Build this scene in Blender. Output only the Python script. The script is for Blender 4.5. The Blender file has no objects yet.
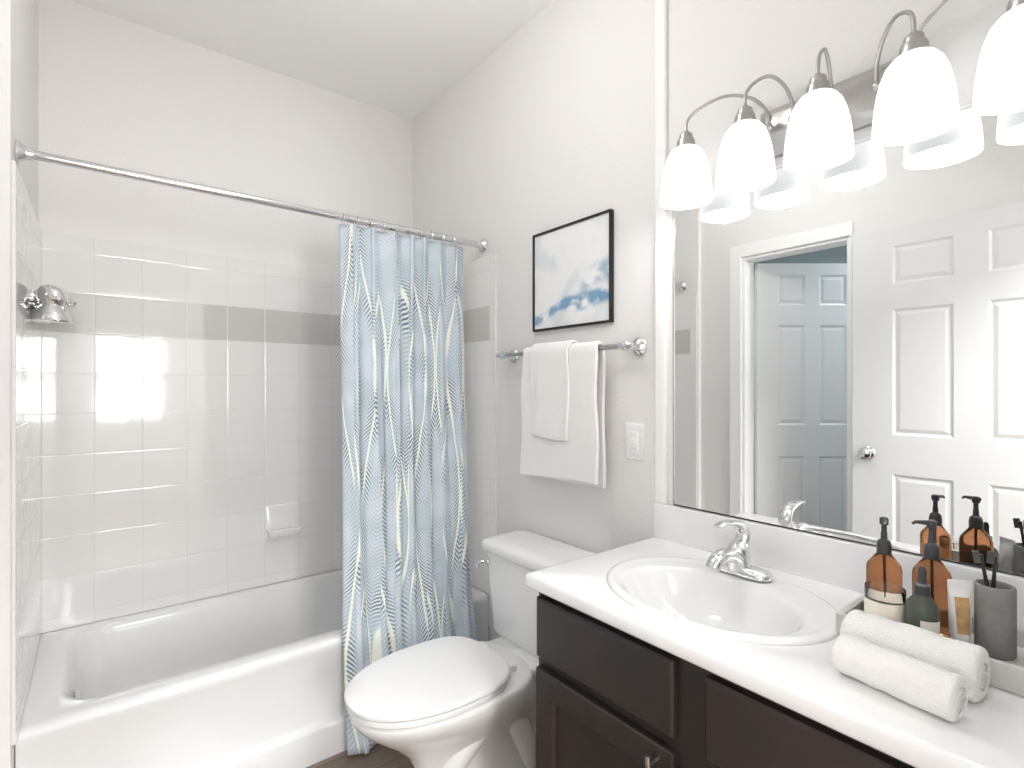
import bpy, bmesh, math, random
from mathutils import Vector, Matrix, noise
random.seed(7)
PI = math.pi
scene = bpy.context.scene
COL = scene.collection

# ------------------------------------------------------------------ camera, world, lights, exposure
cam_d = bpy.data.cameras.new('camera'); cam = bpy.data.objects.new('camera', cam_d); COL.objects.link(cam)
cam.location = (-1.3503, 0.0, 1.2982)
cam.rotation_euler = (PI/2, 0, -0.6663)
cam_d.sensor_width = 36.0; cam_d.lens = 525.86/1024*36.0; cam_d.shift_y = 2.6/1024; cam_d.clip_start = 0.02
scene.camera = cam

world = bpy.data.worlds.new('world'); scene.world = world; world.use_nodes = True
world.node_tree.nodes['Background'].inputs[0].default_value = (0.93, 0.96, 1.0, 1)
world.node_tree.nodes['Background'].inputs[1].default_value = 4.0

def area(name, loc, target, sx, sy, power, color):
    d = bpy.data.lights.new(name, 'AREA'); d.shape = 'RECTANGLE'; d.size = sx; d.size_y = sy
    d.energy = power; d.color = color
    o = bpy.data.objects.new(name, d); COL.objects.link(o); o.location = loc
    o.rotation_euler = (Vector(target)-Vector(loc)).to_track_quat('-Z', 'Y').to_euler(); return o
DAY = (1.0, 0.99, 0.975)
area('window_daylight', (-1.05, -2.30, 1.40), (-1.05, 0.0, 1.35), 0.80, 1.10, 62, DAY)       # daylight through the bedroom window
area('bedroom_fill', (-0.75, -1.0, 2.68), (-0.75, -1.0, 0), 0.9, 0.9, 92, (1.0, 0.995, 0.985))   # added fill light, brightens the bathroom through the doorway
area('hall_far_fill', (-2.3, 2.05, 2.30), (-2.3, 2.05, 0), 0.3, 0.3, 7, (0.88, 0.96, 1.0))  # added fill for the hall wall behind the half-open door
area('hall_fill', (-2.35, 0.75, 2.30), (-2.0, 0.9, 0), 0.3, 0.3, 9, (0.88, 0.96, 1.0))  # added fill that brightens the half-open door and the hall
_d = bpy.data.lights.new('bathroom_fill', 'POINT'); _d.energy = 8.5; _d.shadow_soft_size = 0.10; _d.color = (1.0, 0.99, 0.98)  # added unseen fill light for walls and ceiling, no fixture modelled
_o = bpy.data.objects.new('bathroom_fill', _d); COL.objects.link(_o); _o.location = (-0.85, 1.20, 2.40)
SHADE_EMIT = 0.55
BULB_W = 1.05
vs = scene.view_settings
vs.view_transform = 'Standard'; vs.look = 'None'; vs.exposure = 0.33; vs.gamma = 1.0; vs.use_curve_mapping = False
scene.cycles.diffuse_bounces = 8; scene.cycles.max_bounces = 16; scene.cycles.glossy_bounces = 6; scene.cycles.transmission_bounces = 12
scene.cycles.caustics_reflective = False; scene.cycles.caustics_refractive = False

# ------------------------------------------------------------------ materials
def new_mat(name):
    m = bpy.data.materials.new(name); m.use_nodes = True
    return m, m.node_tree, m.node_tree.nodes['Principled BSDF']
def mat(name, col, rough=0.5, metal=0.0, trans=0.0, ior=1.45, spec=0.5, bump=0.0, bscale=80.0, coat=0.0, sheen=0.0, vary=0.0, vscale=5.0, detail=3.0):
    m, nt, b = new_mat(name)
    I = b.inputs
    I['Base Color'].default_value = (*col, 1); I['Roughness'].default_value = rough; I['Metallic'].default_value = metal
    I['Transmission Weight'].default_value = trans; I['IOR'].default_value = ior
    I['Specular IOR Level'].default_value = spec; I['Coat Weight'].default_value = coat; I['Sheen Weight'].default_value = sheen
    tc = nt.nodes.new('ShaderNodeTexCoord')
    if bump > 0:
        n = nt.nodes.new('ShaderNodeTexNoise'); n.inputs['Scale'].default_value = bscale; n.inputs['Detail'].default_value = detail
        nt.links.new(tc.outputs['Object'], n.inputs['Vector'])
        bp = nt.nodes.new('ShaderNodeBump'); bp.inputs['Strength'].default_value = bump; bp.inputs['Distance'].default_value = 0.004
        nt.links.new(n.outputs['Fac'], bp.inputs['Height']); nt.links.new(bp.outputs['Normal'], I['Normal'])
    if vary > 0:
        n = nt.nodes.new('ShaderNodeTexNoise'); n.inputs['Scale'].default_value = vscale; n.inputs['Detail'].default_value = 5
        nt.links.new(tc.outputs['Object'], n.inputs['Vector'])
        r = nt.nodes.new('ShaderNodeValToRGB')
        r.color_ramp.elements[0].position = 0.35; r.color_ramp.elements[1].position = 0.7
        r.color_ramp.elements[0].color = (*[c*(1-vary) for c in col], 1); r.color_ramp.elements[1].color = (*[min(1, c*(1+vary)) for c in col], 1)
        nt.links.new(n.outputs['Fac'], r.inputs['Fac']); nt.links.new(r.outputs['Color'], I['Base Color'])
    return m

def M_(nt, op, a, b=None, c=None):
    n = nt.nodes.new('ShaderNodeMath'); n.operation = op
    for i, v in enumerate((a, b, c)):
        if v is None: continue
        if isinstance(v, (int, float)): n.inputs[i].default_value = v
        else: nt.links.new(v, n.inputs[i])
    return n.outputs[0]
def MIX(nt, fac, a, b):
    n = nt.nodes.new('ShaderNodeMix'); n.data_type = 'RGBA'
    for i, v in ((0, fac), (6, a), (7, b)):
        if isinstance(v, (int, float)): n.inputs[i].default_value = v
        elif isinstance(v, tuple): n.inputs[i].default_value = (*v, 1)
        else: nt.links.new(v, n.inputs[i])
    return n.outputs[2]
def SMOOTH(nt, v, lo, hi):
    n = nt.nodes.new('ShaderNodeMapRange'); n.interpolation_type = 'SMOOTHSTEP'
    nt.links.new(v, n.inputs[0]); n.inputs[1].default_value = lo; n.inputs[2].default_value = hi
    return n.outputs[0]
def NOISE(nt, vec, scale, detail=2.0):
    n = nt.nodes.new('ShaderNodeTexNoise'); n.inputs['Scale'].default_value = scale; n.inputs['Detail'].default_value = detail
    nt.links.new(vec, n.inputs['Vector']); return n.outputs['Fac']
def XYZ(nt, uv=False):
    tc = nt.nodes.new('ShaderNodeTexCoord'); s = nt.nodes.new('ShaderNodeSeparateXYZ')
    out = tc.outputs['UV' if uv else 'Object']; nt.links.new(out, s.inputs[0]); return out, s.outputs[0], s.outputs[1], s.outputs[2]

WALLC = (0.79, 0.78, 0.772)
m_wall = mat('painted_wall', WALLC, 0.7, bump=0.25, bscale=110)
m_wall_blue = mat('painted_wall_hall', (0.62, 0.68, 0.69), 0.7, bump=0.2, bscale=110)
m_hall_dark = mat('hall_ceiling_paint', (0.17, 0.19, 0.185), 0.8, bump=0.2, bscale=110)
m_ceil = mat('painted_ceiling', (0.92, 0.915, 0.905), 0.8, bump=0.3, bscale=90)
m_trim = mat('white_trim_paint', (0.88, 0.88, 0.87), 0.35, bump=0.02, bscale=40)
m_door = mat('white_door_paint', (0.75, 0.755, 0.76), 0.4, bump=0.05, bscale=200)
m_porc = mat('porcelain', (0.82, 0.82, 0.82), 0.08, coat=0.4)
m_plastic = mat('white_plastic', (0.80, 0.80, 0.805), 0.22)
m_tub = mat('tub_enamel', (0.77, 0.77, 0.775), 0.12, coat=0.3)
m_marble = mat('cultured_marble', (0.83, 0.83, 0.835), 0.13, coat=0.3, vary=0.025, vscale=7)
m_chrome = mat('chrome', (0.80, 0.80, 0.81), 0.06, metal=1)
m_rod = mat('polished_steel', (0.70, 0.70, 0.71), 0.12, metal=1)
m_nickel = mat('brushed_nickel', (0.50, 0.49, 0.47), 0.30, metal=1, bump=0.02, bscale=200)
m_mirror = mat('mirror_silver', (0.93, 0.94, 0.94), 0.0, metal=1)
m_dark = mat('dark_channel', (0.03, 0.03, 0.03), 0.4)
m_black = mat('black_plastic', (0.025, 0.026, 0.028), 0.35)
m_pump = mat('dark_grey_pump', (0.045, 0.047, 0.05), 0.3)
m_frame = mat('black_frame', (0.012, 0.012, 0.013), 0.35)
m_towel = mat('white_terry', (0.90, 0.895, 0.875), 0.95, sheen=0.4, bump=0.9, bscale=330, spec=0.1, detail=5)
m_towel_w = mat('white_cotton', (0.89, 0.885, 0.88), 0.95, sheen=0.3, bump=0.5, bscale=260, spec=0.1, detail=5)
m_conc = mat('grey_concrete', (0.27, 0.265, 0.26), 0.85, bump=0.4, bscale=120, vary=0.12, vscale=30)
m_tray = mat('pale_concrete', (0.60, 0.59, 0.57), 0.8, bump=0.3, bscale=90, vary=0.05, vscale=20)
m_wax = mat('candle_wax', (0.90, 0.84, 0.72), 0.5)
m_glass = mat('clear_glass', (0.95, 0.95, 0.94), 0.02, trans=1.0, ior=1.45)
m_amber = mat('amber_glass', (0.62, 0.28, 0.13), 0.03, trans=0.95, ior=1.18)
m_gold = mat('amber_glass_small', (0.85, 0.45, 0.10), 0.05, trans=0.8, ior=1.35)
m_green = mat('dark_green_glass', (0.10, 0.12, 0.095), 0.12, trans=0.25, ior=1.45)
m_label = mat('cream_label', (0.78, 0.76, 0.71), 0.7)
m_tan = mat('tan_label', (0.55, 0.36, 0.16), 0.6, vary=0.3, vscale=60)
m_tube = mat('tube_plastic', (0.85, 0.85, 0.84), 0.3)
m_bristle = mat('bristles', (0.10, 0.10, 0.10), 0.8)
m_braid = mat('braided_hose', (0.75, 0.74, 0.72), 0.4, metal=0.3, bump=0.3, bscale=500)
m_grout = mat('caulk', (0.80, 0.79, 0.77), 0.6)

m_shade, nt, b = new_mat('lit_frosted_glass')
b.inputs['Base Color'].default_value = (0.92, 0.92, 0.93, 1); b.inputs['Roughness'].default_value = 0.35
b.inputs['Emission Color'].default_value = (0.99, 0.99, 1.0, 1); b.inputs['Emission Strength'].default_value = SHADE_EMIT

# tiles: six inch squares, one grey course
def tile_mat(name, axis, off):
    m, nt, b = new_mat(name)
    vec, x, y, z = XYZ(nt); u = (x, y)[axis]
    S = 0.1524; G = 0.0016
    fu = M_(nt, 'FRACT', M_(nt, 'DIVIDE', M_(nt, 'SUBTRACT', u, off), S))
    fz = M_(nt, 'FRACT', M_(nt, 'DIVIDE', M_(nt, 'SUBTRACT', z, 1.500-S*12), S))
    du = M_(nt, 'MULTIPLY', M_(nt, 'MINIMUM', fu, M_(nt, 'SUBTRACT', 1.0, fu)), S)
    dz = M_(nt, 'MULTIPLY', M_(nt, 'MINIMUM', fz, M_(nt, 'SUBTRACT', 1.0, fz)), S)
    d = M_(nt, 'MINIMUM', du, dz)
    g = SMOOTH(nt, d, G*0.5, G*1.3)                      # 0 in the joint, 1 on the tile
    band = M_(nt, 'MULTIPLY', M_(nt, 'GREATER_THAN', z, 1.500), M_(nt, 'LESS_THAN', z, 1.652))
    if axis == 0: inside = band
    else: inside = M_(nt, 'MULTIPLY', band, M_(nt, 'GREATER_THAN', y, 1.865))
    tile = MIX(nt, inside, (0.80, 0.795, 0.79), (0.58, 0.575, 0.56))
    col = MIX(nt, g, (0.74, 0.735, 0.72), tile)
    nt.links.new(col, b.inputs['Base Color'])
    b.inputs['Roughness'].default_value = 0.07; b.inputs['Coat Weight'].default_value = 0.3
    h = M_(nt, 'ADD', M_(nt, 'MULTIPLY', SMOOTH(nt, d, 0.0, G*3), 0.35), M_(nt, 'MULTIPLY', NOISE(nt, vec, 7.0, 1.0), 0.35))
    bp = nt.nodes.new('ShaderNodeBump'); bp.inputs['Strength'].default_value = 0.35; bp.inputs['Distance'].default_value = 0.004
    nt.links.new(h, bp.inputs['Height']); nt.links.new(bp.outputs['Normal'], b.inputs['Normal'])
    return m
m_tile_x = tile_mat('glazed_wall_tiles', 0, -1.516)
m_tile_y = tile_mat('glazed_wall_tiles_side', 1, 2.586)

# wood plank floor
m_floor, nt, b = new_mat('wood_plank_floor')
vec, x, y, z = XYZ(nt)
br = nt.nodes.new('ShaderNodeTexBrick'); nt.links.new(vec, br.inputs['Vector'])
br.inputs['Scale'].default_value = 1.0; br.inputs['Brick Width'].default_value = 0.9; br.inputs['Row Height'].default_value = 0.13
br.inputs['Mortar Size'].default_value = 0.0015; br.inputs['Color1'].default_value = (0.20, 0.15, 0.115, 1); br.inputs['Color2'].default_value = (0.29, 0.23, 0.18, 1)
br.inputs['Mortar'].default_value = (0.06, 0.045, 0.04, 1)
mp = nt.nodes.new('ShaderNodeMapping'); mp.inputs['Scale'].default_value = (3, 45, 1); nt.links.new(vec, mp.inputs['Vector'])
gr = NOISE(nt, mp.outputs[0], 1.0, 5.0)
mx = MIX(nt, M_(nt, 'MULTIPLY', gr, 0.75), br.outputs['Color'], (0.09, 0.065, 0.05))
nt.links.new(mx, b.inputs['Base Color']); b.inputs['Roughness'].default_value = 0.35

# dark espresso cabinet
m_cab, nt, b = new_mat('espresso_wood')
vec, x, y, z = XYZ(nt)
mp = nt.nodes.new('ShaderNodeMapping'); mp.inputs['Scale'].default_value = (4, 4, 60); nt.links.new(vec, mp.inputs['Vector'])
gr = NOISE(nt, mp.outputs[0], 1.0, 4.0); big = NOISE(nt, vec, 5.0, 2.0)
c1 = MIX(nt, SMOOTH(nt, big, 0.4, 0.7), (0.023, 0.020, 0.019), (0.036, 0.022, 0.019))
nt.links.new(MIX(nt, M_(nt, 'MULTIPLY', gr, 0.5), c1, (0.014, 0.011, 0.010)), b.inputs['Base Color'])
b.inputs['Roughness'].default_value = 0.34

# curtain print: undulating cream lines with feather strokes between them (u, v in metres of cloth)
m_curt, nt, b = new_mat('feather_print_cloth')
vec, u, v, _ = XYZ(nt, uv=True)
cell = M_(nt, 'DIVIDE', u, 0.060)
wv = M_(nt, 'MULTIPLY', M_(nt, 'SINE', M_(nt, 'MULTIPLY', v, 2*PI/1.10)), 0.45)
row = M_(nt, 'FLOOR', M_(nt, 'ADD', cell, 0.5))
par = M_(nt, 'SUBTRACT', M_(nt, 'MULTIPLY', M_(nt, 'FRACT', M_(nt, 'MULTIPLY', row, 0.5)), 4.0), 1.0)
wob = M_(nt, 'MULTIPLY', M_(nt, 'SUBTRACT', NOISE(nt, vec, 5.0, 1.0), 0.5), 0.22)
near = M_(nt, 'SUBTRACT', cell, row)            # -.5 .. .5 round a line
pos = M_(nt, 'ADD', M_(nt, 'ADD', near, M_(nt, 'MULTIPLY', wv, par)), wob)
dl = M_(nt, 'ABSOLUTE', pos)
line = M_(nt, 'SUBTRACT', 1.0, SMOOTH(nt, dl, 0.035, 0.075))
# feather strokes slanting away from each line, fading into the plain cloth between the lines
ph = M_(nt, 'ADD', M_(nt, 'MULTIPLY', v, 62.0), M_(nt, 'MULTIPLY', dl, 5.0))
st = SMOOTH(nt, M_(nt, 'SINE', M_(nt, 'MULTIPLY', ph, 2*PI)), -0.25, 0.25)
patch = SMOOTH(nt, NOISE(nt, vec, 4.5, 2.0), 0.42, 0.58)
near_line = M_(nt, 'SUBTRACT', 1.0, SMOOTH(nt, dl, 0.24, 0.50))
cid = SMOOTH(nt, NOISE(nt, vec, 7.0, 1.0), 0.40, 0.60)
base = MIX(nt, cid, (0.62, 0.67, 0.735), (0.53, 0.61, 0.645))
stroke = MIX(nt, patch, (0.42, 0.50, 0.58), (0.15, 0.21, 0.28))
gap = MIX(nt, patch, base, (0.72, 0.76, 0.77))
feather = MIX(nt, st, gap, stroke)
texture = MIX(nt, M_(nt, 'MULTIPLY', st, 0.30), base, stroke)
c = MIX(nt, near_line, texture, feather)
edge = M_(nt, 'SUBTRACT', 1.0, SMOOTH(nt, M_(nt, 'ABSOLUTE', M_(nt, 'SUBTRACT', dl, 0.12)), 0.01, 0.04))
dash = SMOOTH(nt, M_(nt, 'SINE', M_(nt, 'MULTIPLY', v, 400.0)), -0.2, 0.2)
c = MIX(nt, M_(nt, 'MULTIPLY', M_(nt, 'MULTIPLY', edge, dash), 0.40), c, (0.30, 0.36, 0.34))
c = MIX(nt, line, c, (0.84, 0.87, 0.78))
nt.links.new(c, b.inputs['Base Color']); b.inputs['Roughness'].default_value = 0.9; b.inputs['Sheen Weight'].default_value = 0.2
b.inputs['Specular IOR Level'].default_value = 0.2

# watercolour sheet: generic abstract washes (object coordinates, metres from the picture centre)
m_art, nt, b = new_mat('watercolour_wash')
vec, x, y, z = XYZ(nt)
n1 = NOISE(nt, vec, 9.0, 5.0); n2 = NOISE(nt, vec, 20.0, 6.0); n3 = NOISE(nt, vec, 5.0, 3.0)
c = MIX(nt, M_(nt, 'MULTIPLY', SMOOTH(nt, n1, 0.46, 0.70), 0.75), (0.84, 0.85, 0.85), (0.64, 0.71, 0.75))
# a ridge line that climbs to the right (towards -y)
hh = M_(nt, 'ADD', z, M_(nt, 'ADD', M_(nt, 'MULTIPLY', y, 0.14), M_(nt, 'MULTIPLY', M_(nt, 'SUBTRACT', n3, 0.5), -0.12)))
up_ = M_(nt, 'MULTIPLY', SMOOTH(nt, M_(nt, 'MULTIPLY', y, -1.0), 0.02, 0.14), 0.05)
a = M_(nt, 'SUBTRACT', 1.0, SMOOTH(nt, M_(nt, 'ABSOLUTE', M_(nt, 'ADD', hh, 0.112)), 0.012, 0.034))
a2 = M_(nt, 'SUBTRACT', 1.0, SMOOTH(nt, M_(nt, 'ABSOLUTE', M_(nt, 'SUBTRACT', M_(nt, 'ADD', hh, 0.085), up_)), 0.010, 0.055))
a2 = M_(nt, 'MULTIPLY', a2, SMOOTH(nt, M_(nt, 'MULTIPLY', y, -1.0), 0.0, 0.10))
c = MIX(nt, M_(nt, 'MULTIPLY', M_(nt, 'MULTIPLY', a2, SMOOTH(nt, n2, 0.38, 0.60)), 0.85), c, (0.28, 0.42, 0.53))
c = MIX(nt, M_(nt, 'MULTIPLY', M_(nt, 'MULTIPLY', a, SMOOTH(nt, n2, 0.36, 0.56)), 0.9), c, (0.12, 0.31, 0.50))
nt.links.new(c, b.inputs['Base Color']); b.inputs['Roughness'].default_value = 0.6

# ------------------------------------------------------------------ geometry helpers (all in world metres)
def BM(): return bmesh.new()
def box(bm, x0, x1, y0, y1, z0, z1, bev=0.0, seg=2):
    r = bmesh.ops.create_cube(bm, size=1.0)
    vsx = r['verts']
    for v in vsx:
        v.co.x = x0 if v.co.x < 0 else x1; v.co.y = y0 if v.co.y < 0 else y1; v.co.z = z0 if v.co.z < 0 else z1
    if bev > 0:
        es = list({e for v in vsx for e in v.link_edges})
        bmesh.ops.bevel(bm, geom=es, offset=bev, segments=seg, affect='EDGES', profile=0.5)
    return bm
def loft(bm, rings, cap0=True, cap1=True, closed=True):
    R = [[bm.verts.new(p) for p in r] for r in rings]; n = len(R[0])
    for a, b_ in zip(R, R[1:]):
        for i in range(n if closed else n-1):
            j = (i+1) % n; bm.faces.new((a[i], a[j], b_[j], b_[i]))
    if cap0: bm.faces.new(list(reversed(R[0])))
    if cap1: bm.faces.new(R[-1])
    return bm
def lathe(bm, prof, c, axis=(0, 0, 1), n=32, cap0=True, cap1=True):
    ax = Vector(axis).normalized(); q = Vector((0, 0, 1)).rotation_difference(ax); c = Vector(c)
    rings = [[tuple(c + q @ Vector((r*math.cos(2*PI*i/n), r*math.sin(2*PI*i/n), h))) for i in range(n)] for r, h in prof]
    return loft(bm, rings, cap0, cap1)
def tube(bm, pts, rad, n=12, cap=True):
    pts = [Vector(p) for p in pts]; rings = []
    if not isinstance(rad, (list, tuple)): rad = [rad]*len(pts)
    t0 = (pts[1]-pts[0]).normalized(); up = Vector((0, 0, 1)) if abs(t0.z) < 0.9 else Vector((1, 0, 0))
    nrm = (up - t0*up.dot(t0)).normalized()
    for i, p in enumerate(pts):
        t = (pts[min(i+1, len(pts)-1)]-pts[max(i-1, 0)]).normalized()
        nrm = (nrm - t*nrm.dot(t)).normalized(); bi = t.cross(nrm)
        rings.append([tuple(p + rad[i]*(math.cos(2*PI*k/n)*nrm + math.sin(2*PI*k/n)*bi)) for k in range(n)])
    return loft(bm, rings, cap, cap)
def smoothpath(pts, sub=8):
    P = [Vector(p) for p in pts]; out = []
    for i in range(len(P)-1):
        p0, p1, p2, p3 = P[max(i-1, 0)], P[i], P[i+1], P[min(i+2, len(P)-1)]
        for k in range(sub):
            t = k/sub
            out.append(0.5*((2*p1)+(-p0+p2)*t+(2*p0-5*p1+4*p2-p3)*t*t+(-p0+3*p1-3*p2+p3)*t**3))
    out.append(P[-1]); return out
def rrect(x0, x1, y0, y1, z, r, n=6):
    pts = []
    for cx, cy, a0 in ((x1-r, y1-r, 0), (x0+r, y1-r, PI/2), (x0+r, y0+r, PI), (x1-r, y0+r, 3*PI/2)):
        for k in range(n+1):
            a = a0 + PI/2*k/n; pts.append((cx+r*math.cos(a), cy+r*math.sin(a), z))
    return pts
def root_loc(o):
    while o.parent: o = o.parent
    return Vector(o.location)
def obj(name, bm, m, parent=None, loc=None, smooth=True, ang=35, weld=True):
    base = root_loc(parent) if parent else (Vector(loc) if loc is not None else Vector((0, 0, 0)))
    if weld: bmesh.ops.remove_doubles(bm, verts=bm.verts, dist=1e-6)
    bmesh.ops.recalc_face_normals(bm, faces=bm.faces)
    bmesh.ops.translate(bm, verts=bm.verts, vec=-base)
    me = bpy.data.meshes.new(name); bm.to_mesh(me); bm.free()
    me.materials.append(m)
    if smooth:
        me.polygons.foreach_set('use_smooth', [True]*len(me.polygons))
        try: me.set_sharp_from_angle(angle=math.radians(ang))
        except Exception: pass
    o = bpy.data.objects.new(name, me); COL.objects.link(o)
    if parent: o.parent = parent
    else: o.location = base
    return o
def tag(o, label=None, cat=None, group=None, kind=None):
    if label: o['label'] = label
    if cat: o['category'] = cat
    if group: o['group'] = group
    if kind: o['kind'] = kind
    return o
def thing(name, loc, label, cat, group=None, kind=None):
    o = bpy.data.objects.new(name, None); COL.objects.link(o); o.location = loc; o.empty_display_size = 0.05
    return tag(o, label, cat, group, kind)
def struct(name, bm, m, label, cat, **k):
    return tag(obj(name, bm, m, **k), label, cat, kind='structure')
def copy_tree(root, delta, label, group):
    r = root.copy(); COL.objects.link(r); r.location = Vector(root.location)+Vector(delta); r['label'] = label; r['group'] = group
    for ch in list(root.children):
        c_ = ch.copy(); COL.objects.link(c_); c_.parent = r
        for g in ch.children:
            d_ = g.copy(); COL.objects.link(d_); d_.parent = c_
    return r

# ------------------------------------------------------------------ the room
LX = -1.552     # face of the left wall before the tub alcove
W = 1.524; YB = 2.5955; ZC = 2.756; YN = 0.05; T = 0.10
struct('floor', box(BM(), -3.4, 1.3, -2.6, YB+T, -0.05, 0.0), m_floor, 'brown wood plank floor under the toilet', 'floor', smooth=False)
struct('ceiling', box(BM(), LX-T, T, YN-T, YB+T, ZC, ZC+0.05), m_ceil, 'white painted ceiling over the tub and toilet', 'ceiling', smooth=False)
struct('wall_right', box(BM(), 0, T, YN-T, YB, 0, ZC), m_wall, 'pale grey painted wall behind the toilet and mirror', 'wall', smooth=False)
struct('wall_back', box(BM(), -W-T, T, YB, YB+T, 0, ZC), m_wall, 'pale painted wall above the tiled long side of the tub', 'wall', smooth=False)

HY0, HY1, HZ = 1.000, 1.551, 2.035       # opening to the neighbouring hall in the left wall
bm = BM(); box(bm, -W-T, -W, 1.815, YB, 0, ZC); box(bm, LX-T, LX, HY1, 1.8149, 0, ZC); box(bm, LX-T, LX, YN-T, HY0, 0, ZC); box(bm, LX-T, LX, HY0, HY1, HZ, ZC)
struct('wall_left', bm, m_wall, 'white painted wall at the left edge and around the doorway seen in the mirror', 'wall', smooth=False)
DX0, DX1 = -1.510, -0.63
bm = BM(); box(bm, LX, DX0, YN-T, YN, 0, ZC); box(bm, DX1, 0, YN-T, YN, 0, ZC); box(bm, DX0, DX1, YN-T, YN, 2.04, ZC)
struct('wall_near', bm, m_wall, 'wall with the bathroom doorway beside the vanity', 'wall', smooth=False)
# neighbouring rooms: a bedroom behind the doorway (its window mirrored in the tiles) and a hall
bm = BM()
box(bm, -2.6, -2.5, -2.3, YN-T, 0, 2.7); box(bm, 1.1, 1.2, -2.3, YN-T, 0, 2.7); box(bm, -2.5, -W-T, -0.08, YN-T, 0, 2.7); box(bm, T, 1.1, -0.08, YN-T, 0, 2.7)
WX0, WX1, WZ0, WZ1 = -1.40, -0.72, 0.90, 1.88
box(bm, -2.6, WX0, -2.3, -2.2, 0, 2.7); box(bm, WX1, 1.2, -2.3, -2.2, 0, 2.7); box(bm, WX0, WX1, -2.3, -2.2, 0, WZ0); box(bm, WX0, WX1, -2.3, -2.2, WZ1, 2.7)
struct('wall_bedroom', bm, m_wall, 'painted walls of the bedroom beyond the doorway', 'wall', smooth=False)
struct('ceiling_bedroom', box(BM(), -2.6, 1.2, -2.3, YN-T, 2.7, 2.75), m_ceil, 'white ceiling of the bedroom beyond the doorway', 'ceiling', smooth=False)
bm = BM(); box(bm, WX0, WX1, -2.26, -2.22, WZ0, WZ0+0.04); box(bm, WX0, WX1, -2.26, -2.22, WZ1-0.04, WZ1)
for xx in (WX0, (WX0+WX1)/2-0.02, WX1-0.04): box(bm, xx-0.01, xx+0.05, -2.26, -2.22, WZ0, WZ1)
box(bm, WX0, WX1, -2.26, -2.22, 1.36, 1.42)
struct('window_1', bm, m_trim, 'white four-pane window reflected in the shower tiles', 'window', smooth=False)
bm = BM()
box(bm, -3.2, -3.1, 0.0, 2.6, 0, 2.4); box(bm, -3.2, LX-T, -0.0, 0.08, 0, 2.4); box(bm, -3.2, LX-T, 2.5, 2.6, 0, 2.4)
struct('wall_hall', bm, m_wall_blue, 'pale blue-grey wall beyond the half-open panelled door', 'wall', smooth=False)
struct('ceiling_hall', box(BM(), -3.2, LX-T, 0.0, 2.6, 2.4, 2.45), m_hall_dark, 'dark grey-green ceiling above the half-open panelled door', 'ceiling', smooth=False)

# doorway casings
def casing(name, y0, y1, ztop, x, w, label):
    bm = BM()
    box(bm, x, x+0.016, y1, y1+w, 0, ztop+w, 0.004); box(bm, x, x+0.016, y0-0.012, y0, 0, ztop, 0.002); box(bm, x, x+0.016, y0-0.012, y1, ztop, ztop+w, 0.004)
    box(bm, x-T-0.002, x+0.002, y1-0.016, y1, 0, ztop, 0.002); box(bm, x-T-0.002, x+0.002, y0, y0+0.016, 0, ztop, 0.002); box(bm, x-T-0.002, x+0.002, y0+0.016, y1-0.016, ztop-0.016, ztop, 0.002)
    return struct(name, bm, m_trim, label, 'door trim', smooth=False)
casing('trim_1', HY0, HY1, HZ, LX+0.0005, 0.070, 'white casing around the doorway seen in the mirror')
bm = BM()
box(bm, DX0, DX0+0.012, YN-T-0.002, YN+0.002, 0, 2.04); box(bm, DX1-0.012, DX1, YN-T-0.002, YN+0.002, 0, 2.04); box(bm, DX0+0.012, DX1-0.012, YN-T-0.002, YN+0.002, 2.028, 2.04)
box(bm, DX1, DX1+0.055, YN, YN+0.014, 0, 2.095, 0.003); box(bm, DX0, DX1, YN, YN+0.014, 2.04, 2.095, 0.003)
struct('trim_2', bm, m_trim, 'white casing of the bathroom doorway', 'door trim', smooth=False)
# white vertical strip between the towel wall and the mirror
struct('trim_3', box(BM(), -0.016, 0.0005, 0.956, 0.993, 0.945, ZC, 0.004), m_trim, 'tall narrow white strip at the left side of the mirror', 'wall trim', smooth=False)
for nm, y0, y1 in (('baseboard_right', 1.005, 1.80),):
    struct(nm, box(BM(), -0.012, 0, y0, y1, 0, 0.085, 0.003), m_trim, 'white baseboard behind the toilet', 'baseboard')
struct('baseboard_left', box(BM(), LX, LX+0.012, HY1+0.073, 1.814, 0, 0.085, 0.003), m_trim, 'white baseboard beside the tub end', 'baseboard')

# tiled surround panels
ZT0, ZT1 = 0.392, 1.87; TH = 0.009
struct('trim_4', box(BM(), -W, 0, YB-TH, YB, ZT0, ZT1), m_tile_x, 'white square wall tiles with one grey course along the long side of the tub', 'wall tiles', smooth=False)
for nm, xa, xb, lab in (('trim_5', -TH, 0, 'white tiled panel behind the shower curtain'), ('trim_6', -W, -W+TH, 'white tiled panel behind the shower head')):
    bm = BM(); box(bm, xa, xb, 1.822, YB-TH, ZT0, ZT1, 0.002)
    struct(nm, bm, m_tile_y, lab, 'wall tiles', smooth=False)

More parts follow.
